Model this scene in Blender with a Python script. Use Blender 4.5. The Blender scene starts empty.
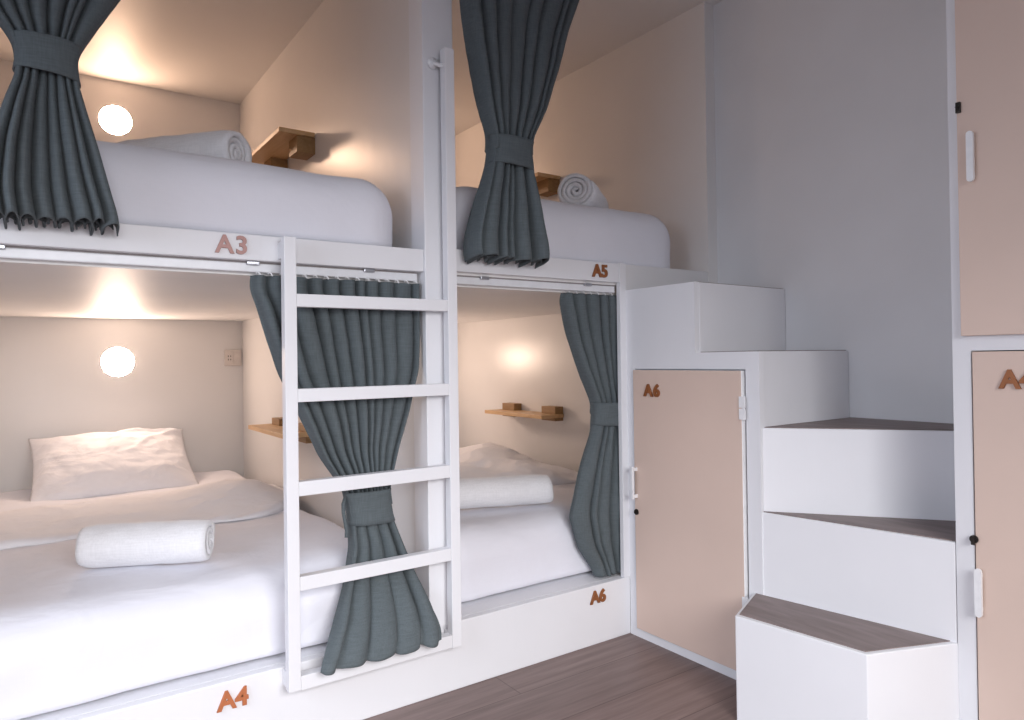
import bpy, bmesh, math, random
import numpy as np
from mathutils import Vector, Matrix, noise

scene = bpy.context.scene
COL = scene.collection
PI = math.pi
random.seed(7)

# ------------------------------------------------------------------ camera
F_PX, YAW, PITCH, ROLL, CY = 697.607, 34.7319, 0.4233, -0.8, 353.5828
cam_d = bpy.data.cameras.new('camera')
cam = bpy.data.objects.new('camera', cam_d)
COL.objects.link(cam)
ya, pi_, ro = map(math.radians, (YAW, PITCH, ROLL))
fw = Vector((math.sin(ya) * math.cos(pi_), math.cos(ya) * math.cos(pi_), math.sin(pi_)))
rt = Vector((math.cos(ya), -math.sin(ya), 0))
up = rt.cross(fw)
r2 = rt * math.cos(ro) + up * math.sin(ro)
u2 = -rt * math.sin(ro) + up * math.cos(ro)
m = Matrix((r2, u2, -fw)).transposed().to_4x4()
m.translation = (0, 0, 1.0)
cam.matrix_world = m
cam_d.sensor_width = 36
cam_d.sensor_fit = 'HORIZONTAL'
cam_d.lens = F_PX / 1024 * 36
cam_d.shift_y = (CY - 360) / 1024
cam_d.clip_start = 0.02
scene.camera = cam

# ------------------------------------------------------------------ materials
def new_mat(name):
    mt = bpy.data.materials.new(name)
    mt.use_nodes = True
    nt = mt.node_tree
    return mt, nt, nt.nodes['Principled BSDF']

def node(nt, kind, **kw):
    n = nt.nodes.new(kind)
    for k, v in kw.items():
        if k in n.inputs.keys():
            n.inputs[k].default_value = v
        else:
            setattr(n, k, v)
    return n

def paint(name, col, rough=0.45, bump=0.06, scale=(60, 60, 6), var=0.03, dist=0.002):
    mt, nt, b = new_mat(name)
    tc = node(nt, 'ShaderNodeTexCoord')
    mp = node(nt, 'ShaderNodeMapping'); mp.inputs['Scale'].default_value = scale
    nt.links.new(tc.outputs['Object'], mp.inputs['Vector'])
    nz = node(nt, 'ShaderNodeTexNoise', Scale=1.0, Detail=4.0, Roughness=0.6)
    nt.links.new(mp.outputs['Vector'], nz.inputs['Vector'])
    nz2 = node(nt, 'ShaderNodeTexNoise', Scale=3.0, Detail=3.0)
    nt.links.new(tc.outputs['Object'], nz2.inputs['Vector'])
    rp = node(nt, 'ShaderNodeValToRGB')
    rp.color_ramp.elements[0].position = 0.3; rp.color_ramp.elements[1].position = 0.7
    rp.color_ramp.elements[0].color = (*[c * (1 - var) for c in col], 1)
    rp.color_ramp.elements[1].color = (*[min(1, c * (1 + var)) for c in col], 1)
    nt.links.new(nz2.outputs['Fac'], rp.inputs['Fac'])
    nt.links.new(rp.outputs['Color'], b.inputs['Base Color'])
    bp = node(nt, 'ShaderNodeBump', Strength=bump, Distance=dist)
    nt.links.new(nz.outputs['Fac'], bp.inputs['Height'])
    nt.links.new(bp.outputs['Normal'], b.inputs['Normal'])
    b.inputs['Roughness'].default_value = rough
    b.inputs['Specular IOR Level'].default_value = 0.35
    return mt

def fabric(name, col, weave=900, rough=0.9, bump=0.15, slub=0.10, sheen=0.2, wr=0.0):
    mt, nt, b = new_mat(name)
    tc = node(nt, 'ShaderNodeTexCoord')
    hs = []
    for sc in ((weave, weave, 25), (25, 25, weave)):
        mp = node(nt, 'ShaderNodeMapping'); mp.inputs['Scale'].default_value = sc
        nt.links.new(tc.outputs['Object'], mp.inputs['Vector'])
        nz = node(nt, 'ShaderNodeTexNoise', Scale=1.0, Detail=2.0)
        nt.links.new(mp.outputs['Vector'], nz.inputs['Vector'])
        hs.append(nz)
    ad = node(nt, 'ShaderNodeMath', operation='ADD')
    nt.links.new(hs[0].outputs['Fac'], ad.inputs[0]); nt.links.new(hs[1].outputs['Fac'], ad.inputs[1])
    rp = node(nt, 'ShaderNodeValToRGB')
    rp.color_ramp.elements[0].position = 0.35; rp.color_ramp.elements[1].position = 0.65
    rp.color_ramp.elements[0].color = (*[c * (1 - slub) for c in col], 1)
    rp.color_ramp.elements[1].color = (*[min(1, c * (1 + slub)) for c in col], 1)
    hf = node(nt, 'ShaderNodeMath', operation='MULTIPLY'); hf.inputs[1].default_value = 0.5
    nt.links.new(ad.outputs[0], hf.inputs[0])
    nt.links.new(hf.outputs[0], rp.inputs['Fac'])
    nt.links.new(rp.outputs['Color'], b.inputs['Base Color'])
    bp = node(nt, 'ShaderNodeBump', Strength=bump, Distance=0.001)
    nt.links.new(ad.outputs[0], bp.inputs['Height'])
    last = bp
    if wr > 0:
        mw = node(nt, 'ShaderNodeMapping'); mw.inputs['Scale'].default_value = (5, 9, 5)
        mw.inputs['Rotation'].default_value = (0, 0, 0.6)
        nt.links.new(tc.outputs['Object'], mw.inputs['Vector'])
        nw = node(nt, 'ShaderNodeTexNoise', Scale=1.0, Detail=3.0, Roughness=0.5, Distortion=1.2)
        nt.links.new(mw.outputs['Vector'], nw.inputs['Vector'])
        bw = node(nt, 'ShaderNodeBump', Strength=wr, Distance=0.03)
        nt.links.new(nw.outputs['Fac'], bw.inputs['Height'])
        nt.links.new(bp.outputs['Normal'], bw.inputs['Normal'])
        last = bw
    nt.links.new(last.outputs['Normal'], b.inputs['Normal'])
    b.inputs['Roughness'].default_value = rough
    b.inputs['Sheen Weight'].default_value = sheen
    b.inputs['Specular IOR Level'].default_value = 0.15
    return mt

def wood(name, c0, c1, scale=(3, 60, 60), rough=0.45, planks=None, bump=0.05):
    mt, nt, b = new_mat(name)
    tc = node(nt, 'ShaderNodeTexCoord')
    mp = node(nt, 'ShaderNodeMapping'); mp.inputs['Scale'].default_value = scale
    nt.links.new(tc.outputs['Object'], mp.inputs['Vector'])
    nz = node(nt, 'ShaderNodeTexNoise', Scale=1.0, Detail=6.0, Roughness=0.6, Distortion=0.4)
    nt.links.new(mp.outputs['Vector'], nz.inputs['Vector'])
    rp = node(nt, 'ShaderNodeValToRGB')
    rp.color_ramp.elements[0].position = 0.3; rp.color_ramp.elements[1].position = 0.7
    rp.color_ramp.elements[0].color = (*c0, 1); rp.color_ramp.elements[1].color = (*c1, 1)
    nt.links.new(nz.outputs['Fac'], rp.inputs['Fac'])
    out = rp.outputs['Color']
    if planks:
        br = node(nt, 'ShaderNodeTexBrick')
        br.inputs['Color1'].default_value = (0.90, 0.90, 0.90, 1)
        br.inputs['Color2'].default_value = (1.08, 1.06, 1.05, 1)
        br.inputs['Mortar'].default_value = (0.55, 0.5, 0.48, 1)
        br.inputs['Scale'].default_value = 1.0
        br.inputs['Mortar Size'].default_value = 0.0016
        br.inputs['Brick Width'].default_value = planks[0]
        br.inputs['Row Height'].default_value = planks[1]
        nt.links.new(tc.outputs['Object'], br.inputs['Vector'])
        mx = node(nt, 'ShaderNodeMix', data_type='RGBA', blend_type='MULTIPLY')
        mx.inputs['Factor'].default_value = 1.0
        nt.links.new(out, mx.inputs['A']); nt.links.new(br.outputs['Color'], mx.inputs['B'])
        out = mx.outputs['Result']
    nt.links.new(out, b.inputs['Base Color'])
    bp = node(nt, 'ShaderNodeBump', Strength=bump, Distance=0.002)
    nt.links.new(nz.outputs['Fac'], bp.inputs['Height'])
    nt.links.new(bp.outputs['Normal'], b.inputs['Normal'])
    b.inputs['Roughness'].default_value = rough
    return mt

def plain(name, col, rough=0.5, metal=0.0):
    mt, nt, b = new_mat(name)
    nz = node(nt, 'ShaderNodeTexNoise', Scale=40.0, Detail=3.0)
    tc = node(nt, 'ShaderNodeTexCoord')
    nt.links.new(tc.outputs['Object'], nz.inputs['Vector'])
    rp = node(nt, 'ShaderNodeValToRGB')
    rp.color_ramp.elements[0].color = (*[c * 0.9 for c in col], 1)
    rp.color_ramp.elements[1].color = (*[min(1, c * 1.1) for c in col], 1)
    nt.links.new(nz.outputs['Fac'], rp.inputs['Fac'])
    nt.links.new(rp.outputs['Color'], b.inputs['Base Color'])
    b.inputs['Roughness'].default_value = rough
    b.inputs['Metallic'].default_value = metal
    return mt

M = {}
M['paint'] = paint('white_brushed_paint', (0.80, 0.80, 0.83), 0.42, 0.25, (50, 50, 5), 0.02)
M['wall'] = paint('satin_wall_paint', (0.77, 0.755, 0.75), 0.30, 0.22, (26, 26, 5), 0.02)
M['plaster'] = paint('matt_wall_paint', (0.74, 0.735, 0.75), 0.7, 0.2, (18, 18, 18), 0.03)
M['ceil'] = paint('ceiling_paint', (0.77, 0.755, 0.745), 0.5, 0.1, (20, 20, 20), 0.02)
M['sheet'] = fabric('white_cotton_sheet', (0.80, 0.80, 0.865), 700, 0.9, 0.06, 0.01, 0.1, 0.22)
M['duvet'] = fabric('white_cotton_duvet', (0.82, 0.81, 0.85), 700, 0.9, 0.06, 0.01, 0.1, 0.45)
M['towel'] = fabric('white_terry_towel', (0.84, 0.84, 0.87), 260, 1.0, 0.5, 0.05, 0.4)
M['curtain'] = fabric('slate_linen_curtain', (0.108, 0.128, 0.138), 420, 0.95, 0.25, 0.13, 0.05)
M['tan'] = paint('tan_laminate', (0.715, 0.555, 0.475), 0.5, 0.1, (30, 30, 30), 0.03)
M['floor'] = wood('grey_brown_floorboards', (0.145, 0.098, 0.088), (0.255, 0.185, 0.172), (2.2, 34, 34), 0.45, (1.2, 0.19))
M['tread'] = wood('grey_brown_step_laminate', (0.15, 0.112, 0.105), (0.27, 0.21, 0.20), (26, 4, 26), 0.5)
M['oak'] = wood('pine_shelf_wood', (0.55, 0.33, 0.15), (0.70, 0.46, 0.25), (40, 4, 40), 0.45)
M['oakdark'] = wood('stained_block_wood', (0.26, 0.14, 0.05), (0.38, 0.22, 0.09), (40, 6, 40), 0.5)
M['copper'] = plain('copper_brown_lettering', (0.31, 0.110, 0.036), 0.42, 0.25)
M['rose'] = plain('copper_lettering_reflecting', (0.36, 0.20, 0.18), 0.4, 0.2)  # copper letters with the reflected light mixed into the colour
M['orange'] = plain('copper_lettering_lit', (0.52, 0.17, 0.07), 0.42, 0.2)  # brighter copy of the copper, daylight on the letters put into the colour
M['rail'] = plain('white_enamelled_rail', (0.78, 0.79, 0.82), 0.3)
M['channel'] = plain('shadow_line_grey', (0.30, 0.27, 0.27), 0.6)  # dark tone stands in for the shadow line between fascia and rail
M['steel'] = plain('steel', (0.45, 0.46, 0.5), 0.3, 0.9)
M['dark'] = plain('blackened_lock', (0.03, 0.025, 0.022), 0.35, 0.5)
M['white'] = plain('white_plastic', (0.85, 0.85, 0.87), 0.3)
M['socket'] = plain('socket_plastic', (0.72, 0.66, 0.62), 0.35)
for key, col, power in (('lamp', (1.0, 0.65, 0.44), 80.0), ('lamp_low', (1.0, 0.745, 0.58), 108.0)):
    mt, nt, b = new_mat('warm_' + key + '_diffuser')
    b.inputs['Base Color'].default_value = (0.9, 0.85, 0.75, 1)
    b.inputs['Emission Color'].default_value = (*col, 1)
    b.inputs['Emission Strength'].default_value = power
    M[key] = mt

# ------------------------------------------------------------------ builders
def finish(name, bm, mat, parent=None, smooth=False, mods=(), angle=None):
    me = bpy.data.meshes.new(name)
    bmesh.ops.recalc_face_normals(bm, faces=bm.faces)
    if parent is not None:
        bmesh.ops.translate(bm, verts=bm.verts, vec=-parent_loc(parent))
    bm.to_mesh(me); bm.free()
    o = bpy.data.objects.new(name, me)
    COL.objects.link(o)
    for mm in (mat if isinstance(mat, (list, tuple)) else [mat]):
        me.materials.append(mm)
    if parent is not None:
        o.parent = parent
    if smooth:
        for p in me.polygons:
            p.use_smooth = True
    return o

def parent_loc(p):
    v = Vector((0, 0, 0))
    while p is not None:
        v += p.location
        p = p.parent
    return v

def thing(name, label, cat, loc, group=None):
    o = bpy.data.objects.new(name, None)
    o.empty_display_size = 0.05
    COL.objects.link(o)
    o.location = loc
    return tag(o, label, cat, group)

def tag(o, label, cat, group=None):
    o['label'] = label; o['category'] = cat
    if group:
        o['group'] = group
    return o

def struct(o):
    o['kind'] = 'structure'
    return o

def box(bm, x0, x1, y0, y1, z0, z1, bev=0.0, seg=2):
    r = bmesh.ops.create_cube(bm, size=1.0)
    vs = r['verts']
    bmesh.ops.scale(bm, vec=(x1 - x0, y1 - y0, z1 - z0), verts=vs)
    bmesh.ops.translate(bm, vec=((x0 + x1) / 2, (y0 + y1) / 2, (z0 + z1) / 2), verts=vs)
    if bev > 0:
        es = list({e for v in vs for e in v.link_edges})
        bmesh.ops.bevel(bm, geom=es, offset=bev, segments=seg, profile=0.6, affect='EDGES')

def mbox(name, mat, parent, *dims, bev=0.003, seg=2):
    bm = bmesh.new(); box(bm, *dims, bev=bev, seg=seg)
    return finish(name, bm, mat, parent)

def prism(bm, pts, z0, z1, bev=0.0):
    lo = [bm.verts.new((x, y, z0)) for x, y in pts]
    hi = [bm.verts.new((x, y, z1)) for x, y in pts]
    n = len(pts)
    fs = [bm.faces.new(lo), bm.faces.new(hi)]
    for i in range(n):
        fs.append(bm.faces.new((lo[i], lo[(i + 1) % n], hi[(i + 1) % n], hi[i])))
    bmesh.ops.recalc_face_normals(bm, faces=fs)
    if bev > 0:
        es = list({e for f in fs for e in f.edges})
        bmesh.ops.bevel(bm, geom=es, offset=bev, segments=2, profile=0.6, affect='EDGES')

def cyl(bm, c, axis, r, h, seg=32, bev=0.0):
    res = bmesh.ops.create_cone(bm, cap_ends=True, segments=seg, radius1=r, radius2=r, depth=h)
    vs = res['verts']
    rot = Vector((0, 0, 1)).rotation_difference(Vector(axis)).to_matrix()
    bmesh.ops.rotate(bm, matrix=rot, cent=(0, 0, 0), verts=vs)
    bmesh.ops.translate(bm, vec=c, verts=vs)
    if bev > 0:
        es = [e for e in {e for v in vs for e in v.link_edges} if len(e.link_faces) == 2 and e.calc_face_angle() > 1.0]
        bmesh.ops.bevel(bm, geom=es, offset=bev, segments=2, affect='EDGES')

def tube(bm, pts, r, seg=10):
    rings = []
    pts = [Vector(p) for p in pts]
    for i, p in enumerate(pts):
        d = (pts[min(i + 1, len(pts) - 1)] - pts[max(i - 1, 0)]).normalized()
        a = d.orthogonal().normalized() if i == 0 else (prev - d * prev.dot(d)).normalized()
        prev = a
        bb = d.cross(a)
        rings.append([bm.verts.new(p + a * r * math.cos(t) + bb * r * math.sin(t)) for t in [2 * PI * k / seg for k in range(seg)]])
    for a, b_ in zip(rings, rings[1:]):
        for k in range(seg):
            bm.faces.new((a[k], a[(k + 1) % seg], b_[(k + 1) % seg], b_[k]))
    bm.faces.new(rings[0]); bm.faces.new(rings[-1])

def grid_mesh(bm, P, closed_u=False):
    """P[i][j] points -> quads"""
    V = [[bm.verts.new(p) for p in row] for row in P]
    nu, nv = len(V), len(V[0])
    for i in range(nu - 1):
        for j in range(nv if closed_u else nv - 1):
            bm.faces.new((V[i][j], V[i][(j + 1) % nv], V[i + 1][(j + 1) % nv], V[i + 1][j]))
    return V

def fbm(x, y, z=0.0, octv=3):
    return noise.fractal(Vector((x, y, z)), 1.0, 2.0, octv)

# ------------------------------------------------------------------ key dimensions
YF, YB = 1.846, 4.0          # bunk front plane, wall behind the beds
XD0, XD1 = 0.968, 1.050      # dividing wall between the two bunk columns
XR = 2.244                   # right wall of A5/A6
XW = 2.300                   # stairwell wall
XL = -0.28                   # left wall of A3/A4
CEIL = 2.4245

# ------------------------------------------------------------------ room shell
def sbox(name, mat, *d):
    return struct(mbox(name, mat, None, *d, bev=0))

sbox('floor', M['floor'], -1.7, 2.45, -1.5, 4.15, -0.1, 0.0)
sbox('ceiling', M['ceil'], -1.7, 2.45, -1.5, 4.15, CEIL, CEIL + 0.1)
sbox('wall_north', M['wall'], -0.36, 2.45, YB, 4.15, 0, CEIL)
sbox('wall_middle', M['wall'], XD0, XD1, YF + 0.08, YB, 0, CEIL)
sbox('wall_east', M['plaster'], XW, 2.45, -1.5, YF, 0, CEIL)
sbox('wall_north_east', M['wall'], XR, 2.45, YF, YB, 0, CEIL)
sbox('wall_north_west', M['wall'], -0.36, XL, YF, YB, 0, CEIL)
sbox('wall_bunk_side', M['plaster'], -1.6, -0.36, YF, YF + 0.08, 0, CEIL)
# south and west walls, each with a window opening
M['room'] = paint('greige_room_paint', (0.50, 0.49, 0.49), 0.7, 0.15, (18, 18, 18), 0.03)
def window_wall(wname, fname, horiz, c0, c1, a0, a1, z0, z1, lo, hi):
    bm = bmesh.new()
    def b(u0, u1, zz0, zz1, d0=c0, d1=c1):
        if horiz: box(bm, u0, u1, d0, d1, zz0, zz1)
        else: box(bm, d0, d1, u0, u1, zz0, zz1)
    b(lo, a0, 0, CEIL); b(a1, hi, 0, CEIL); b(a0, a1, 0, z0); b(a0, a1, z1, CEIL)
    struct(finish(wname, bm, M['room']))
    bm = bmesh.new()
    e0, e1 = c0 + 0.02, c1 - 0.04
    mid = (a0 + a1) / 2
    for u in (a0, mid - 0.025, a1 - 0.05):
        b(u, u + 0.05, z0, z1, e0, e1)
    for z in (z0, z1 - 0.05):
        b(a0 + 0.05, mid - 0.025, z, z + 0.05, e0, e1); b(mid + 0.025, a1 - 0.05, z, z + 0.05, e0, e1)
    struct(finish(fname, bm, M['paint']))
window_wall('wall_south', 'window_1', True, -1.2, -1.1, -0.75, 1.25, 0.75, 1.95, -1.6, XW)
window_wall('wall_west', 'window_2', False, -1.7, -1.6, -0.15, 1.65, 0.75, 1.95, -1.2, YF + 0.08)

# ------------------------------------------------------------------ built-in bunk frame
bf = thing('bunk_bed_frame', 'white painted built-in double-deck bunk frame with two upper and two lower berths', 'bunk bed', (0.9, YF, 0))
mbox('base_panel', M['paint'], bf, XL, 1.788, YF, YF + 0.03, 0, 0.205, bev=0.004)
bm = bmesh.new()
box(bm, XL, XD0, YF + 0.03, YB, 0.185, 0.2048); box(bm, XD1, XR, YF + 0.03, YB, 0.185, 0.2048)
box(bm, XD0, XD1, YF + 0.03, YF + 0.08, 0.185, 0.2048)
finish('bed_platform', bm, M['paint'], bf)
pm = bmesh.new(); box(pm, 0.966, 1.070, YF - 0.008, YF + 0.08, 0.205, CEIL, bev=0.003)
finish('post', pm, M['paint'], bf)
mbox('post', M['paint'], bf, 1.757, 1.789, YF - 0.001, YF + 0.018, 0.205, 1.340, bev=0.002)
mbox('fascia_board', M['paint'], bf, XL, 0.966, YF, YF + 0.022, 1.262, 1.328, bev=0.003)
mbox('fascia_board', M['paint'], bf, 1.070, 1.757, YF, YF + 0.022, 1.270, 1.338, bev=0.003)
def deck(x0, x1, xe, z):
    bm = bmesh.new()
    box(bm, x0, x1, YF + 0.045, YB, 1.228, 1.318)
    box(bm, x0, x1, YF + 0.022, YF + 0.045, 1.262, 1.318)
    if xe > x1 - 0.5:
        pass
    return finish('upper_deck', bm, M['ceil'], bf)
deck(XL, XD0 - 0.001, 0, 1.3)
deck(XD1 + 0.001, XR - 0.001, 0, 1.3)
mbox('deck_edge_panel', M['plaster'], bf, 1.789, XR, YF + 0.002, YF + 0.022, 1.244, 1.338, bev=0.002)

# curtain rails below the upper decks
def rail(x0, x1, label, clips):
    t = thing('curtain_rail', label, 'curtain rail', ((x0 + x1) / 2, YF + 0.034, 1.232), 'white curtain rails under the upper berths')
    bm = bmesh.new()
    box(bm, x0, x1, YF + 0.0225, YF + 0.0445, 1.2345, 1.2575, bev=0.003)
    finish('track', bm, M['rail'], t)
    bm = bmesh.new(); box(bm, x0, x1, YF + 0.026, YF + 0.040, 1.2575, 1.262)
    finish('track_channel', bm, M['channel'], t)
    for x in clips:
        bm = bmesh.new()
        box(bm, x - 0.016, x + 0.016, YF + 0.012, YF + 0.0225, 1.252, 1.262, bev=0.002)
        finish('rail_clip', bm, M['steel'], t)
    return t
rail(XL, 0.955, 'white curtain rail running under the A3 berth above the lower left bed', (-0.055, 0.48, 0.80))
rail(1.072, 1.754, 'white curtain rail running under the A5 berth above the A6 bed', (1.19, 1.62))

# ------------------------------------------------------------------ ladder
lad = thing('bunk_ladder', 'white painted wooden ladder fixed to the front of the bunks', 'ladder', (0.79, 1.805, 0.158))
LY0, LY1 = 1.789, 1.819
mbox('stile', M['paint'], lad, 0.5375, 0.5690, LY0, LY1, 0.158, 1.321, bev=0.002)
mbox('stile', M['paint'], lad, 1.0145, 1.0460, LY0, LY1, 0.154, 1.922, bev=0.002)
for z0, z1 in ((1.142, 1.1755), (0.8955, 0.9300), (0.6535, 0.6905), (0.4105, 0.4465), (0.156, 0.193)):
    mbox('rung', M['paint'], lad, 0.5690, 1.0145, LY0 + 0.0006, LY1 - 0.001, z0, z1, bev=0.002)
mbox('wall_bracket', M['paint'], lad, 0.5385, 0.5680, LY1, YF, 1.268, 1.312, bev=0.002)
mbox('wall_bracket', M['paint'], lad, 0.5385, 0.5680, LY1, YF, 0.160, 0.200, bev=0.002)
mbox('wall_bracket', M['paint'], lad, 1.0155, 1.0450, LY1, YF - 0.008, 0.158, 0.196, bev=0.002)
bm = bmesh.new()
cyl(bm, (0.997, YF - 0.013, 1.885), (0, 1, 0), 0.017, 0.010, 24, 0.002)
tube(bm, [(0.997, YF - 0.018, 1.885), (1.002, LY1 + 0.004, 1.880), (1.010, LY0 + 0.018, 1.872), (1.0155, LY0 + 0.012, 1.870)], 0.006)
finish('top_bracket', bm, M['white'], lad, smooth=True)

# ------------------------------------------------------------------ staircase (winder) and lockers
st = thing('staircase', 'white boxed winder staircase with grey-brown wooden treads climbing to the upper berth', 'staircase', (1.95, 1.3, 0))
XS = XW - 0.0015
PX, PY = 1.786, 1.300
def step(pts, z0, z1, tread):
    bm = bmesh.new(); prism(bm, pts, z0, z1, 0.003)
    s = finish('step', bm, M['paint'], st)
    bm = bmesh.new(); prism(bm, tread, z1, z1 + 0.0022)
    finish('tread', bm, M['tread'], s)
step([(1.786, 1.318), (1.585, 1.232), (1.625, 0.888), (1.868, 0.792), (1.868, 0.81)], 0.0, 0.288,
     [(1.780, 1.306), (1.600, 1.229), (1.637, 0.898), (1.862, 0.808)])
step([(PX + 0.002, PY), (1.868, 0.795), (XS, 0.795), (XS, PY)], 0.0, 0.533,
     [(PX + 0.008, PY - 0.004), (1.880, 0.797), (2.27, 0.797), (2.27, PY - 0.004)])
step([(PX + 0.002, PY), (2.175, 0.795), (XS - 0.003, 0.795), (XS - 0.003, PY)], 0.533, 0.783,
     [(PX + 0.016, PY - 0.007), (2.187, 0.797), (XS - 0.002, 0.797), (XS - 0.002, PY - 0.007)])
step([(1.808, 1.290), (XS, 1.302), (XS, 1.530), (1.808, 1.530)], 0.783, 1.012,
     [(1.812, 1.297), (XS - 0.002, 1.309), (XS - 0.002, 1.528), (1.812, 1.528)])
step([(1.808, 1.528), (XS, 1.540), (XS, YF), (1.808, YF)], 0.783, 1.243,
     [(1.812, 1.535), (XS - 0.002, 1.547), (XS - 0.002, YF - 0.002), (1.812, YF - 0.002)])

# under-stair locker A6
lk = thing('under_stair_locker', 'tan-doored storage locker numbered A6 under the white stairs', 'locker', (1.80, 1.57, 0))
bm = bmesh.new()
for d in ((1.806, YF - 0.001, 0.0, 1.243), (1.287, 1.3355, 0.0, 1.012)):
    box(bm, 1.786, 1.808, d[0], d[1], d[2], d[3])
box(bm, 1.786, 1.808, 1.3355, 1.529, 0.958, 1.012)
box(bm, 1.786, 1.808, 1.529, 1.806, 0.958, 1.243)
box(bm, 1.786, 1.808, 1.3355, 1.806, 0.0, 0.030)
bmesh.ops.remove_doubles(bm, verts=bm.verts, dist=1e-5)
finish('face_frame', bm, M['paint'], lk)
bm = bmesh.new(); box(bm, 1.7735, 1.7945, 1.3425, 1.8025, 0.035, 0.954, bev=0.0015)
dr = finish('door', bm, [M['tan'], M['white']], lk)
for p in dr.data.polygons:
    p.material_index = 0 if p.normal.x < -0.5 else 1
def bar_handle(parent, x, y, z0, z1, flat=0.008, w=0.013, out=0.03):
    bm = bmesh.new()
    box(bm, x - out, x - out + flat, y - w / 2, y + w / 2, z0, z1, bev=0.003)
    for z in (z0 + 0.004, z1 - 0.016):
        box(bm, x - out + flat, x, y - w / 2 + 0.002, y + w / 2 - 0.002, z, z + 0.012)
    return finish('handle', bm, M['white'], parent)
bar_handle(dr, 1.7735, 1.792, 0.497, 0.612, out=0.026)
bm = bmesh.new(); cyl(bm, (1.770, 1.792, 0.450), (1, 0, 0), 0.010, 0.008, 20, 0.002)
cyl(bm, (1.765, 1.792, 0.450), (1, 0, 0), 0.0055, 0.006, 16, 0.001)
finish('lock', bm, M['dark'], dr, smooth=False)
for z in (0.806, 0.20):
    bm = bmesh.new()
    box(bm, 1.7700, 1.7735, 1.3270, 1.3500, z, z + 0.033, bev=0.001)
    box(bm, 1.7700, 1.7735, 1.3270, 1.3500, z + 0.036, z + 0.070, bev=0.001)
    cyl(bm, (1.7770, 1.3375, z + 0.035), (0, 0, 1), 0.0045, 0.072, 14)
    finish('hinge', bm, M['white'], lk)

# tall locker column at the right
tl = thing('tall_locker', 'tall white locker cabinet with two stacked tan doors beside the stairs', 'locker', (2.08, 0.52, 0))
bm = bmesh.new()
box(bm, 1.868, 1.890, 0.752, 0.793, 0.0, CEIL - 0.002)
box(bm, 1.868, 1.890, 0.240, 0.290, 0.0, CEIL - 0.002)
box(bm, 1.868, 1.890, 0.290, 0.752, 1.004, 1.060)
box(bm, 1.868, 1.890, 0.290, 0.752, 0.0, 0.06)
box(bm, 1.868, 1.890, 0.290, 0.752, 2.25, CEIL - 0.002)
bmesh.ops.remove_doubles(bm, verts=bm.verts, dist=1e-5)
finish('face_frame', bm, M['paint'], tl)
bm = bmesh.new()
box(bm, 1.890, XW - 0.001, 0.776, 0.793, 0.0, CEIL - 0.002)
box(bm, 1.890, XW - 0.001, 0.240, 0.257, 0.0, CEIL - 0.002)
box(bm, 2.280, XW - 0.001, 0.257, 0.776, 0.0, CEIL - 0.002)
finish('cabinet_body', bm, M['paint'], tl)
bm = bmesh.new(); box(bm, 1.864, 1.884, 0.292, 0.7485, 0.064, 1.0015, bev=0.0015)
d1 = finish('door', bm, M['tan'], tl); d1['label'] = 'lower tan door'
bm = bmesh.new(); box(bm, 1.850, 1.868, 0.280, 0.7665, 1.040, 2.270, bev=0.0015)
d2 = finish('door', bm, M['tan'], tl); d2['label'] = 'upper tan door overlapping the white frame'
def pill_handle(parent, x, y, z0, z1):
    bm = bmesh.new()
    w = 0.0075
    pts = []
    for k in range(13):
        t = PI * k / 12
        pts.append((y + w * math.cos(t), z1 - w + w * math.sin(t)))
    for k in range(13):
        t = PI + PI * k / 12
        pts.append((y + w * math.cos(t), z0 + w + w * math.sin(t)))
    a = [bm.verts.new((x - 0.018, p, q)) for p, q in pts]
    b_ = [bm.verts.new((x - 0.010, p, q)) for p, q in pts]
    bm.faces.new(a); bm.faces.new(b_)
    for i in range(len(a)):
        bm.faces.new((a[i], a[(i + 1) % len(a)], b_[(i + 1) % len(a)], b_[i]))
    for z in (z0 + 0.012, z1 - 0.022):
        box(bm, x - 0.010, x, y - 0.004, y + 0.004, z, z + 0.010)
    return finish('handle', bm, M['white'], parent)
pill_handle(d1, 1.864, 0.7385, 0.371, 0.486)
pill_handle(d2, 1.850, 0.7330, 1.404, 1.524)
for dd, x, y, z in ((d1, 1.864, 0.7500, 0.552), (d2, 1.852, 0.7610, 1.590)):
    bm = bmesh.new()
    if dd is d1:
        cyl(bm, (x - 0.004, y, z), (1, 0, 0), 0.0095, 0.008, 20, 0.002)
        cyl(bm, (x - 0.009, y, z + 0.003), (1, 0, 0), 0.0055, 0.006, 16, 0.001)
        box(bm, x - 0.012, x - 0.008, y - 0.004, y + 0.004, z - 0.013, z, bev=0.001)
    else:
        box(bm, x - 0.010, x - 0.002, y - 0.0055, y + 0.0055, z - 0.013, z + 0.013, bev=0.002)
        cyl(bm, (x - 0.012, y, z), (1, 0, 0), 0.004, 0.006, 14, 0.001)
    finish('lock', bm, M['dark'], dd)

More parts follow.
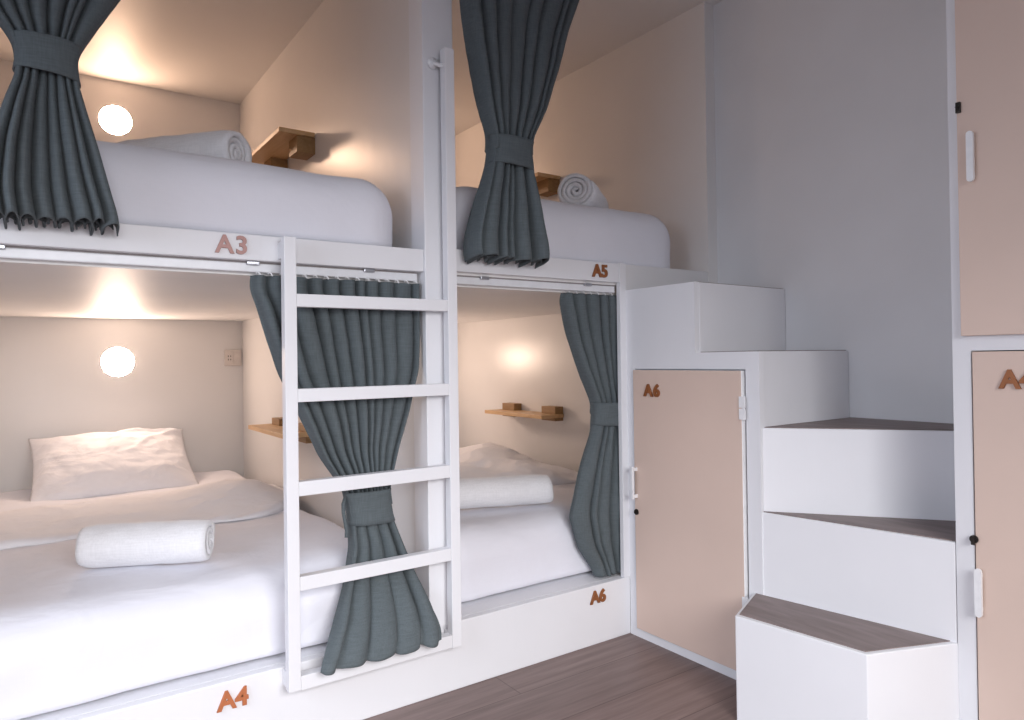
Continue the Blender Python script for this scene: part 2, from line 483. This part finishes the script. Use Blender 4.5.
# ------------------------------------------------------------------ wall lamps, socket
def wall_light(x, z, label):
    t = thing('wall_light', label, 'wall light', (x, YB, z), 'round wall lights at the bed heads')
    def lathe(prof):
        bm = bmesh.new()
        N = 56
        prev = None
        for r, d in prof:
            if r < 1e-5:
                c = bm.verts.new((x, YB - d, z))
                for i in range(N):
                    bm.faces.new((prev[i], prev[(i + 1) % N], c))
                break
            ring = [bm.verts.new((x + r * math.cos(2 * PI * i / N), YB - d, z + r * math.sin(2 * PI * i / N))) for i in range(N)]
            if prev:
                for i in range(N):
                    bm.faces.new((prev[i], prev[(i + 1) % N], ring[(i + 1) % N], ring[i]))
            prev = ring
        return bm
    bm = lathe([(0.0745, 0.0), (0.0745, 0.0015), (0.0735, 0.0020)])
    finish('rim', bm, M['white'], t, smooth=False)
    bm = lathe([(0.0733, 0.0015), (0.0725, 0.0025), (0.068, 0.0035), (0.055, 0.0045), (0.030, 0.0052), (0.0, 0.0055)])
    finish('diffuser', bm, M['lamp' if z > 1.5 else 'lamp_low'], t, smooth=True)
    return t
wall_light(0.368, 2.226, 'round glowing wall light on the back wall of the upper A3 berth')
wall_light(0.368, 1.012, 'round glowing wall light above the pillow in the lower left berth')
wall_light(1.640, 2.226, 'round wall light at the back of the A5 berth')
wall_light(1.640, 1.012, 'round wall light at the back of the A6 berth')

so = thing('power_socket', 'small white double power socket on the back wall beside the corner', 'socket', (0.918, YB, 1.026))
mbox('face_plate', M['socket'], so, 0.873, 0.961, YB - 0.012, YB, 0.982, 1.070, bev=0.004)
for x in (0.880, 0.920):
    f = mbox('outlet', M['socket'], so, x, x + 0.034, YB - 0.0155, YB - 0.012, 1.000, 1.052, bev=0.001)
    if x < 0.9:
        bm = bmesh.new()
        for px, pz in ((x + 0.011, 1.035), (x + 0.023, 1.035), (x + 0.011, 1.017), (x + 0.023, 1.017)):
            box(bm, px - 0.002, px + 0.002, YB - 0.0162, YB - 0.0154, pz - 0.004, pz + 0.004)
        finish('pin_hole', bm, M['dark'], f)

# ------------------------------------------------------------------ shelves
def shelf(xw, zp, zb0, zb1, label, up_):
    t = thing('wall_shelf', label, 'shelf', (xw, 3.0, zp), 'small wooden shelves on the berth walls')
    bm = bmesh.new(); box(bm, xw - 0.148, xw - 0.004, 2.775, 3.300, zp, zp + 0.018, bev=0.0015)
    finish('board', bm, M['oak'], t)
    for y in (2.785, 3.150):
        bm = bmesh.new()
        if up_:
            box(bm, xw - 0.075, xw, y, y + 0.105, zb0, zb1, bev=0.0015)
        else:
            box(bm, xw - 0.052, xw, y, y + 0.115, zb0, zp, bev=0.0015)
            box(bm, xw - 0.052, xw, y, y + 0.115, zp + 0.018, zb1, bev=0.0015)
        finish('support_block', bm, M['oakdark'], t)
shelf(XD0, 1.912, 1.845, 1.912, 'small wooden shelf on the right wall of the A3 berth, seen from below', True)
shelf(XD0, 0.697, 0.670, 0.745, 'small wooden shelf low on the wall of the lower left berth, behind the ladder', False)
shelf(XR, 1.912, 1.845, 1.912, 'small wooden shelf in the A5 berth behind the curtain and towel', True)
shelf(XR, 0.697, 0.680, 0.752, 'small wooden shelf on the wall of the A6 berth above the towel', False)

# ------------------------------------------------------------------ raised number signs
def sign(text, size, origin, xdir, ndir, mat, label, name='number_sign', bold=0.010, spacing=1.0, depth=0.006):
    cu = bpy.data.curves.new(name, 'FONT')
    cu.body = text; cu.size = 1.0
    cu.align_x = 'CENTER'; cu.align_y = 'CENTER'
    cu.space_character = spacing
    cu.offset = bold
    cu.extrude = 0.5
    cu.bevel_depth = 0.012; cu.bevel_resolution = 2
    cu.resolution_u = 6
    tmp = bpy.data.objects.new('tmp_text', cu)
    COL.objects.link(tmp)
    bpy.context.view_layer.update()
    dg = bpy.context.evaluated_depsgraph_get()
    me = bpy.data.meshes.new_from_object(tmp.evaluated_get(dg))
    bpy.data.objects.remove(tmp)
    bpy.data.curves.remove(cu)
    X = Vector(xdir); Z = Vector(ndir); Y = Vector((0, 0, 1))
    zs = [v.co.z for v in me.vertices]; ys = [v.co.y for v in me.vertices]
    zmin, zmax = min(zs), max(zs)
    sc = size / (max(ys) - min(ys))
    yc = (max(ys) + min(ys)) / 2
    for v in me.vertices:
        n = (v.co.z - zmin) / (zmax - zmin) * depth
        v.co = X * v.co.x * sc + Y * (v.co.y - yc) * sc + Z * n
    me.name = name
    o = bpy.data.objects.new(name, me)
    COL.objects.link(o)
    me.materials.clear(); me.materials.append(mat)
    o.location = origin
    tag(o, label, 'number sign', 'raised bunk number signs')
    return o
FX, FN = (1, 0, 0), (0, -1, 0)
sign('A3', 0.047, (0.424, YF, 1.298), FX, FN, M['rose'], 'raised copper A3 lettering with painted-in pinkish reflection on the upper left fascia', bold=0.012, spacing=1.15)
sign('A5', 0.046, (1.662, YF, 1.306), FX, FN, M['copper'], 'dark copper raised A5 lettering on the upper right fascia', bold=0.022)
sign('A4', 0.047, (0.415, YF, 0.160), FX, FN, M['orange'], 'raised copper A4 lettering tinted orange as if lit, low on the lower left bed panel', bold=0.022)
sign('A6', 0.046, (1.630, YF, 0.166), FX, FN, M['copper'], 'copper raised A6 lettering on the lower right bed panel near the floor corner', bold=0.022)
sign('A6', 0.045, (1.7735, 1.709, 0.884), (0, -1, 0), (-1, 0, 0), M['copper'], 'dark copper raised A6 lettering on the tan under-stair locker door', bold=0.028, spacing=1.2)
sign('A4', 0.045, (1.864, 0.655, 0.937), (0, -1, 0), (-1, 0, 0), M['copper'], 'copper raised A4 lettering on the tan locker door at the picture edge', bold=0.022)

# ------------------------------------------------------------------ soft furnishing
def mattress(x0, x1, y0, y1, z0, z1, r, seed, label, amp=0.004, name='mattress'):
    bm = bmesh.new()
    nx, ny, nz = 44, 64, 14
    def face_grid(fn, a, b_):
        P = [[fn(i / a, j / b_) for j in range(b_ + 1)] for i in range(a + 1)]
        grid_mesh(bm, P)
    c = lambda t: t
    L = lambda u, a, b_: a + (b_ - a) * u
    face_grid(lambda u, v: (L(u, x0, x1), L(v, y0, y1), z1), nx, ny)
    face_grid(lambda u, v: (L(u, x0, x1), L(v, y0, y1), z0), nx, ny)
    face_grid(lambda u, v: (L(u, x0, x1), y0, L(v, z0, z1)), nx, nz)
    face_grid(lambda u, v: (L(u, x0, x1), y1, L(v, z0, z1)), nx, nz)
    face_grid(lambda u, v: (x0, L(u, y0, y1), L(v, z0, z1)), ny, nz)
    face_grid(lambda u, v: (x1, L(u, y0, y1), L(v, z0, z1)), ny, nz)
    bmesh.ops.remove_doubles(bm, verts=bm.verts, dist=1e-5)
    rb = min(r, 0.02)
    for v in bm.verts:
        p = v.co.copy()
        rr = r
        q = Vector((min(max(p.x, x0 + r), x1 - r), min(max(p.y, y0 + r), y1 - r), min(max(p.z, z0 + rb), z1 - r)))
        d = p - q
        if d.z < 0:
            d.z *= r / rb
        n = d.normalized() if d.length > 1e-6 else Vector((0, 0, 1))
        if d.length > 1e-6:
            e = n * r
            if d.z < 0:
                e.z *= rb / r
            # keep flat faces flat
            v.co = q + Vector((e.x if abs(d.x) > 1e-6 else 0, e.y if abs(d.y) > 1e-6 else 0, e.z if abs(d.z) > 1e-6 else 0))
        k = (v.co.z - z0) / (z1 - z0)
        if k > 0.05:
            w = fbm(v.co.x * 5 + seed, v.co.y * 4, v.co.z * 6) * amp + fbm(v.co.x * 1.6 + seed, v.co.y * 1.6, 3) * amp * 1.5
            v.co += n * w
    o = finish(name, bm, M['sheet'], None, smooth=True)
    return tag(o, label, 'mattress', 'white-sheeted mattresses in the berths')
mattress(XL + 0.012, 0.922, YF + 0.025, YB - 0.02, 1.319, 1.546, 0.115, 1.0, 'white-sheeted thick mattress on the upper left A3 berth')
mattress(XD1 + 0.03, 2.112, YF + 0.025, YB - 0.02, 1.319, 1.568, 0.11, 4.0, 'white-sheeted thick mattress on the upper right A5 berth')
mattress(XL + 0.012, 0.950, YF + 0.045, YB - 0.02, 0.2049, 0.435, 0.12, 8.0, 'wide white-sheeted mattress in the lower left berth behind the ladder', 0.007)
mattress(XD1 + 0.012, 2.205, YF + 0.095, YB - 0.02, 0.2049, 0.442, 0.10, 12.0, 'white-sheeted mattress in the A6 berth', 0.007)

def duvet(x0, x1, y0, y1, base, T, seed, lump, label, crest=None, front=0.03, recede=0.0):
    nu, nv = 110, 110
    P = []
    for i in range(nu + 1):
        row = []
        u = -1 + 2 * i / nu
        for j in range(nv + 1):
            v = -1 + 2 * j / nv
            x = x0 + (x1 - x0) * (u + 1) / 2
            yf = y0 + front * fbm(x * 3.0 + seed, 0.3) + front * 0.5 * math.sin(x * 5 + seed) + recede * max(0.0, (u - 0.55) / 0.45) ** 2
            y = yf + (y1 - yf) * (v + 1) / 2
            e = (max(0.0, 1 - abs(u) ** 10) ** 0.5) * (max(0.0, 1 - abs(v) ** 14) ** 0.5)
            h = T + lump * fbm(x * 2.6 + seed, y * 2.2, 1.0, 2)
            # diagonal pulled wrinkles
            rd = 1 - abs(noise.noise(Vector((x * 3.2 + y * 1.5 + seed, y * 2.5 - x * 0.7, 5.0)))) * 2.2
            h += lump * 0.35 * max(0, rd)
            r3 = 1 - abs(noise.noise(Vector((x * 7.0 - y * 3.0 + seed, y * 5.0 + x * 2.5, 9.0)))) * 2.6
            h += lump * 0.22 * max(0, r3)
            if crest:
                h += crest(x, y)
            row.append(Vector((x, y, base + max(0.004, h) * e)))
        P.append(row)
    bm = bmesh.new()
    V = grid_mesh(bm, P)
    B = grid_mesh(bm, [[Vector((p.x, p.y, base + 0.0)) for p in row] for row in P])
    bmesh.ops.remove_doubles(bm, verts=bm.verts, dist=1e-5)
    o = finish('duvet', bm, M['duvet'], None, smooth=True)
    return tag(o, label, 'duvet', 'folded white duvets')
g = lambda x, c, s: math.exp(-((x - c) / s) ** 2)
duvet(XL + 0.02, 0.940, 2.655, 3.33, 0.431, 0.020, 2.0, 0.020, 'white duvet folded back across the lower left bed in front of the pillow',
      crest=lambda x, y: 0.060 * g(x, 0.70, 0.17) * g(y, 2.98, 0.22) - 0.02 * g(x, 0.95, 0.10), recede=0.30)
duvet(XD1 + 0.02, 2.20, 2.42, 3.40, 0.438, 0.030, 6.0, 0.050, 'rumpled white duvet heaped behind the towel in the A6 berth',
      crest=lambda x, y: 0.055 * g(x, 1.98, 0.24) * g(y, 3.05, 0.34) + 0.045 * g(x, 1.50, 0.22) * g(y, 2.95, 0.25) - 0.02 * g(x, 2.2, 0.08))

def pillow(cx, cy, cz, w, h, T, tilt, seed, label, yaw=0.0):
    n = 72
    R = Matrix.Rotation(yaw, 3, 'Z') @ Matrix.Rotation(tilt, 3, 'X')
    bm = bmesh.new()
    for side in (1, -1):
        P = []
        for i in range(n + 1):
            row = []
            u = -1 + 2 * i / n
            for j in range(n + 1):
                v = -1 + 2 * j / n
                # pulled-in sides, pointed corners
                x = u * w / 2 * (1 - 0.055 * (1 - v * v) * abs(u) ** 3)
                y = v * h / 2 * (1 - 0.075 * (1 - u * u) * abs(v) ** 3)
                t = (max(0, 1 - abs(u) ** 2.6) ** 0.75) * (max(0, 1 - abs(v) ** 2.6) ** 0.75)
                z = side * T / 2 * t
                # creases running diagonally from the top right corner
                dgl = (u * 0.75 - v * 0.65)
                cr = math.exp(-((dgl + 0.05 + 0.25 * math.sin(2.2 * (u + v))) / 0.07) ** 2) * max(0, (u + v) * 0.5 + 0.25)
                cr2 = math.exp(-((dgl - 0.22 + 0.1 * math.sin(3 * u)) / 0.06) ** 2) * max(0, (u + v) * 0.6)
                z += side * (0.020 * cr + 0.018 * cr2) * min(1, t * 4)
                z += side * 0.012 * fbm(u * 2.2 + seed, v * 2.2, side) * min(1, t * 3)
                y += 0.008 * fbm(u * 2.5 + seed, 4.0) * abs(v)
                row.append(R @ Vector((x, y, z)) + Vector((cx, cy, cz)))
            P.append(row)
        grid_mesh(bm, P)
    bmesh.ops.remove_doubles(bm, verts=bm.verts, dist=1e-4)
    o = finish('pillow', bm, M['duvet'], None, smooth=True)
    return tag(o, label, 'pillow', 'white bed pillows')
pillow(0.325, 3.730, 0.540, 0.66, 0.52, 0.16, math.radians(27), 3.0, 'white pillow leaning on the back wall below the glowing light of the lower left berth', yaw=0.0)
pillow(1.58, 3.71, 0.560, 0.68, 0.52, 0.16, math.radians(27), 9.0, 'white pillow at the head of the A6 bed behind the rumpled duvet')

def towel(c, axis, length, R, label, squash=1.0, turns=4.2, seed=0.0, roll0=0.0):
    """rolled towel: one long spiral sheet swept along its axis"""
    ax = Vector(axis).normalized()
    sd = ax.cross(Vector((0, 0, 1))).normalized()
    upv = Vector((0, 0, 1))
    n = int(turns * 44)
    th = R / (turns + 0.15)
    r0 = th * 0.15
    rad = lambda t: r0 + th * t       # t in turns
    outer, inner = [], []
    for i in range(n + 1):
        t = turns * i / n
        a = 2 * PI * t + roll0
        ro_, ri = rad(t) + th * 0.46 * 0.98, rad(t) - th * 0.40
        if i > n - 10:
            k = (i - (n - 10)) / 10
            ro_ = ro_ - (ro_ - ri) * 0.85 * k ** 2
        outer.append((ro_ * math.cos(a), ro_ * math.sin(a)))
        inner.append((max(0.001, ri) * math.cos(a), max(0.001, ri) * math.sin(a)))
    prof = outer + inner[::-1]
    m_ = len(prof)
    NL = 28
    bm = bmesh.new()
    rings = []
    for k in range(NL + 1):
        s = -1 + 2 * k / NL
        e = 1 - 0.10 * abs(s) ** 12
        ring = []
        for (a, b_) in prof:
            rr = math.hypot(a, b_)
            w = 1 + 0.035 * fbm(s * 3 + seed, a * 20, b_ * 20, 2)
            off = 0.012 * fbm(rr * 60 + seed, 0.4) * (1 if abs(s) > 0.9 else 0) * s
            # boxy, slightly flattened roll
            p = ax * (s * length / 2 + off) + sd * a * w * e + upv * b_ * w * e * squash
            ring.append(bm.verts.new(p + Vector(c)))
        rings.append(ring)
    for r_a, r_b in zip(rings, rings[1:]):
        for i in range(m_):
            bm.faces.new((r_a[i], r_a[(i + 1) % m_], r_b[(i + 1) % m_], r_b[i]))
    for ring in (rings[0], rings[-1]):
        for i in range(n):
            bm.faces.new((ring[i], ring[i + 1], ring[m_ - 2 - i], ring[m_ - 1 - i]))
    o = finish('rolled_towel', bm, M['towel'], None, smooth=True)
    return tag(o, label, 'towel', 'rolled white bath towels')
towel((0.270, 2.19, 0.494), (0.34, -0.17, 0), 0.335, 0.060, 'rolled white towel lying on the lower left bed in front of the pillow', 0.98, 3.2, 1.0, 2.0)
towel((0.378, 2.26, 1.610), (-0.20, 0.22, 0), 0.38, 0.068, 'rolled white towel showing over the mattress edge of the A3 berth beside the shelf', 0.98, 3.6, 2.0, 1.0)
towel((1.83, 2.12, 1.632), (0.75, 0.60, 0), 0.34, 0.078, 'rolled white towel with its spiral end facing out on the A5 mattress', 0.95, 4.0, 3.0, 0.5)
towel((1.425, 2.185, 0.500), (0.34, -0.13, 0), 0.42, 0.062, 'thick rolled white towel lying across the A6 bed', 0.95, 3.0, 4.0, 4.4)

# ------------------------------------------------------------------ curtains
def fold_set(nf, rnd):
    """random pleats: phase(s) warp and per-pleat depth"""
    wds = [rnd.uniform(0.45, 1.75) for _ in range(nf)]
    cum = np.concatenate([[0], np.cumsum(wds)]); cum /= cum[-1]
    amps = [rnd.uniform(0.65, 1.25) for _ in range(nf + 1)]
    skew = [rnd.uniform(-0.55, 0.55) for _ in range(nf + 1)]
    idx = np.arange(nf + 1)
    return lambda q: (float(np.interp(q, cum, idx)), amps, skew, cum)

def curtain(label, rows, nf, nf2, seed, tie, hooks=None, tie_depth=0.04, tie_tilt=0.0, hem_noise=0.008, tail=False, tie_w=0.94, omega=0.26, lift=0.0, back=False):
    """rows: (z, x left, x right, y, fold depth), top first; nf / nf2 pleats above / below the tie"""
    rows = sorted(rows, key=lambda r: -r[0])
    zt, zb = rows[0][0], rows[-1][0]
    Mz = 120
    zz = np.linspace(zt, zb, Mz)
    zr = np.array([r[0] for r in rows])[::-1]
    cols = []
    for k in range(1, 5):
        vals = np.array([r[k] for r in rows])[::-1]
        a = np.interp(zz, zr, vals)
        for _ in range(5):
            b_ = a.copy(); b_[1:-1] = (a[:-2] + 2 * a[1:-1] + a[2:]) / 4; a = b_
        cols.append(a)
    XLc, XRc, YC, AM = cols
    rnd = random.Random(seed)
    up_set, lo_set = fold_set(nf, rnd), fold_set(nf2, rnd)
    N = max(nf, nf2) * 30
    zw = (tie[0] + tie[1]) / 2
    P = []
    for i in range(Mz):
        z = zz[i]
        below = z < zw
        fs = lo_set if below else up_set
        n_here = nf2 if below else nf
        row = []
        w = XRc[i] - XLc[i]
        am = AM[i]
        for j in range(N + 1):
            sj = j / N
            sw = sj + 0.012 * noise.noise(Vector((sj * 3 + seed, z * 4.0, 0.3)))
            t, amps, skew, cum = fs(min(1.0, max(0.0, sw)))
            k = min(int(t), n_here - 1); fr = t - k
            ga = amps[k] * (1 - fr) + amps[k + 1] * fr
            ph = 2 * PI * (fr + 0.12 * skew[k] * math.sin(2 * PI * fr))
            fw_ = (cum[min(k + 1, n_here)] - cum[k]) * w
            c_ = math.cos(ph)
            # rounded fronts, pinched backs
            f = c_ + 0.06 * math.cos(2 * ph + 0.8)
            y = YC[i] + am * ga * f
            ed = min(1.0, sj / 0.06, (1 - sj) / 0.06)
            x = XLc[i] + w * sj - omega * fw_ * math.sin(ph) * min(1.0, am / 0.03) * ed
            x = min(max(x, XLc[i] - 0.001), XRc[i] + 0.001)
            zo = z
            if i > Mz - 14:
                kk = (i - Mz + 14) / 14
                zo += hem_noise * (noise.noise(Vector((sj * 7 + seed, 1.0, 0)))) * kk - lift * f * ga * kk
            row.append(Vector((x, y + 0.004 * fbm(sj * 9 + seed, z * 9), zo)))
        P.append(row)
    bm = bmesh.new()
    grid_mesh(bm, P)
    if back:
        # inner pleats of the gathered bundle, behind the front ones
        for lay, (dy, da, nb_, sh) in enumerate(((0.016, 0.016, 9, 0.93), (0.034, 0.012, 7, 0.86))):
            Q = []
            for i in range(Mz):
                if zz[i] > zw:
                    continue
                kz = (zw - zz[i]) / (zw - zb)
                row = []
                xm, hw_ = (XLc[i] + XRc[i]) / 2, (XRc[i] - XLc[i]) / 2 * sh
                for j in range(nb_ * 18 + 1):
                    q = j / (nb_ * 18)
                    ph = 2 * PI * nb_ * (q + 0.03 * math.sin(q * 7 + seed + lay))
                    row.append(Vector((xm + hw_ * (2 * q - 1) - 0.5 * hw_ / nb_ * math.sin(ph), YC[i] + (dy + da * math.cos(ph)) * (0.35 + 0.65 * kz),
                                       zz[i] + (0.004 - 0.006 * math.cos(ph) + 0.008 * noise.noise(Vector((q * 6 + seed, 4.0 + lay, 0)))) * max(0, (kz - 0.85) / 0.15))))
                Q.append(row)
            grid_mesh(bm, Q)
    # cloth thickness and rolled hem
    cx = (rows[-1][1] + rows[-1][2]) / 2
    o = finish('curtain', bm, M['curtain'], None, smooth=True)
    sm = o.modifiers.new('thickness', 'SOLIDIFY'); sm.thickness = 0.003; sm.offset = 0
    tag(o, label, 'curtain', 'slate grey curtains tied at the waist')
    # tieback band
    xl = float(np.interp(zw, zz[::-1], XLc[::-1])); xr = float(np.interp(zw, zz[::-1], XRc[::-1]))
    yc = float(np.interp(zw, zz[::-1], YC[::-1]))
    bm = bmesh.new()
    nb, mb = 72, 9
    RP = []
    for k in range(mb):
        q = k / (mb - 1)
        row = []
        for j in range(nb):
            a = 2 * PI * j / nb
            zt0 = tie[0] + tie_tilt * math.cos(a) * 0.3
            zb0 = tie[1] + tie_tilt * math.cos(a) - 0.010 * max(0, math.sin(a))
            zc = zt0 + (zb0 - zt0) * q
            ed = 1 + 0.05 * (2 * q - 1) ** 2 + 0.02 * fbm(a * 2 + seed, q * 2)
            xl_ = float(np.interp(zc, zz[::-1], XLc[::-1])); xr_ = float(np.interp(zc, zz[::-1], XRc[::-1]))
            hw = min((xr_ - xl_) / 2, (xr - xl) / 2 * 1.05) * tie_w
            xm = (xl_ + xr_) / 2
            ca, sa = math.cos(a), math.sin(a)
            ex = lambda c_: math.copysign(abs(c_) ** 0.8, c_)
            row.append(Vector((xm + hw * ed * ex(ca), yc + tie_depth * ed * ex(sa), zc)))
        RP.append(row)
    grid_mesh(bm, RP, closed_u=True)
    tb = finish('tieback', bm, M['curtain'], o, smooth=True)
    sm = tb.modifiers.new('thickness', 'SOLIDIFY'); sm.thickness = 0.004; sm.offset = 1
    if tail:
        bm = bmesh.new()
        tube(bm, [(xl - 0.006, yc, tie[0] - 0.015), (xl - 0.016, yc - 0.01, tie[0] - 0.03), (xl - 0.016, yc - 0.012, tie[0] - 0.055),
                  (xl - 0.008, yc - 0.014, tie[1] - 0.01), (xl - 0.010, yc - 0.016, tie[1] - 0.028)], 0.0055, 8)
        finish('tie_loop', bm, M['curtain'], o, smooth=True)
    if hooks:
        n, zh = hooks
        for k in range(n):
            s = (k + 0.5) / n
            x = rows[0][1] + (rows[0][2] - rows[0][1]) * s
            if x > rows[0][2] - 0.01:
                continue
            bm = bmesh.new()
            y = rows[0][3]
            tube(bm, [(x - 0.005, y - 0.004, zh - 0.004), (x - 0.002, y - 0.006, zh + 0.001), (x + 0.003, y - 0.007, zh - 0.003), (x + 0.005, y - 0.009, zh - 0.009)], 0.0022, 6)
            finish('hook', bm, M['white'], o, smooth=True)
    return o

# A3, upper left
curtain('slate grey curtain tied in front of the upper left A3 berth', [
    (2.423, -0.28, 0.52, 1.780, 0.030), (2.05, -0.21, 0.30, 1.780, 0.030), (1.742, -0.064, 0.128, 1.780, 0.030), (1.710, -0.042, 0.112, 1.780, 0.028),
    (1.678, -0.020, 0.093, 1.780, 0.026), (1.608, -0.019, 0.094, 1.780, 0.026), (1.563, -0.036, 0.106, 1.780, 0.034),
    (1.461, -0.065, 0.134, 1.780, 0.042), (1.366, -0.079, 0.157, 1.780, 0.046), (1.318, -0.076, 0.170, 1.778, 0.046), (1.303, -0.072, 0.170, 1.778, 0.046)],
    8, 8, 3, (1.690, 1.613), None, 0.038, -0.006, 0.014, lift=0.010, back=True)
# A5, upper right
curtain('dark slate curtain tied in front of the upper right A5 berth', [
    (2.423, 1.075, 1.63, 1.780, 0.030), (2.075, 1.084, 1.475, 1.780, 0.030), (1.942, 1.104, 1.430, 1.780, 0.030), (1.790, 1.135, 1.374, 1.780, 0.028),
    (1.695, 1.164, 1.320, 1.780, 0.025), (1.660, 1.168, 1.314, 1.780, 0.025), (1.590, 1.159, 1.320, 1.780, 0.026),
    (1.496, 1.125, 1.340, 1.780, 0.036), (1.370, 1.087, 1.366, 1.780, 0.044), (1.318, 1.085, 1.375, 1.780, 0.044), (1.303, 1.092, 1.368, 1.780, 0.044)],
    8, 6, 5, (1.683, 1.594), None, 0.036, -0.004, 0.014, lift=0.009, back=True)
# A4, behind the ladder
curtain('slate grey curtain tied behind the ladder in front of the lower left bed', [
    (1.2270, 0.478, 0.962, 1.870, 0.017), (1.195, 0.474, 0.962, 1.873, 0.016), (1.146, 0.494, 0.962, 1.874, 0.024), (0.974, 0.549, 0.955, 1.878, 0.030), (0.847, 0.609, 0.922, 1.878, 0.030),
    (0.741, 0.656, 0.883, 1.874, 0.024), (0.640, 0.722, 0.854, 1.872, 0.022), (0.546, 0.735, 0.864, 1.868, 0.022), (0.475, 0.735, 0.890, 1.860, 0.024),
    (0.389, 0.712, 0.925, 1.848, 0.016), (0.298, 0.668, 0.957, 1.806, 0.022), (0.238, 0.628, 0.968, 1.764, 0.014), (0.212, 0.610, 0.966, 1.752, 0.011), (0.200, 0.608, 0.960, 1.750, 0.010)],
    11, 5, 11, (0.634, 0.540), (16, 1.2345), 0.034, -0.002, 0.010, tail=True, lift=-0.004)
# A6, by the right-hand post
curtain('slate grey curtain tied against the post at the right end of the A6 bed', [
    (1.2270, 1.530, 1.796, 1.888, 0.012), (1.200, 1.524, 1.796, 1.888, 0.018), (1.099, 1.559, 1.796, 1.898, 0.022), (0.955, 1.616, 1.796, 1.898, 0.022), (0.838, 1.676, 1.796, 1.898, 0.022),
    (0.737, 1.666, 1.796, 1.898, 0.022), (0.595, 1.609, 1.796, 1.898, 0.024), (0.437, 1.563, 1.796, 1.898, 0.026),
    (0.327, 1.598, 1.796, 1.898, 0.024), (0.250, 1.655, 1.796, 1.898, 0.022), (0.216, 1.666, 1.790, 1.890, 0.020)],
    5, 4, 17, (0.836, 0.752), (8, 1.2345), 0.030, -0.006, 0.006)

# ------------------------------------------------------------------ light
SOUTH_W, WEST_W = 36, 19.5
wd = bpy.data.worlds.new('world'); scene.world = wd
wd.use_nodes = True
wd.node_tree.nodes['Background'].inputs['Color'].default_value = (0.75, 0.83, 1.0, 1)
wd.node_tree.nodes['Background'].inputs['Strength'].default_value = 1.0

def area(name, loc, target, sx, sy, power, col, spread=180):
    ld = bpy.data.lights.new(name, 'AREA')
    ld.shape = 'RECTANGLE'; ld.size = sx; ld.size_y = sy
    ld.energy = power; ld.color = col
    ld.spread = math.radians(spread)
    o = bpy.data.objects.new(name, ld)
    COL.objects.link(o)
    o.location = loc
    o.rotation_euler = (Vector(target) - Vector(loc)).to_track_quat('-Z', 'Y').to_euler()
    return o
area('south_window_daylight', (0.25, -1.05, 1.35), (0.32, -0.05, 0.52), 1.85, 1.05, SOUTH_W, (1.0, 0.985, 0.985), 100)
area('west_window_daylight', (-1.55, 0.75, 1.35), (-0.55, 0.72, 0.55), 1.65, 1.05, WEST_W, (0.80, 0.87, 1.0), 120)

# ------------------------------------------------------------------ view
vs = scene.view_settings
vs.view_transform = 'Standard'
vs.look = 'None'
vs.gamma = 1.0
vs.use_curve_mapping = False
vs.exposure = 0.0
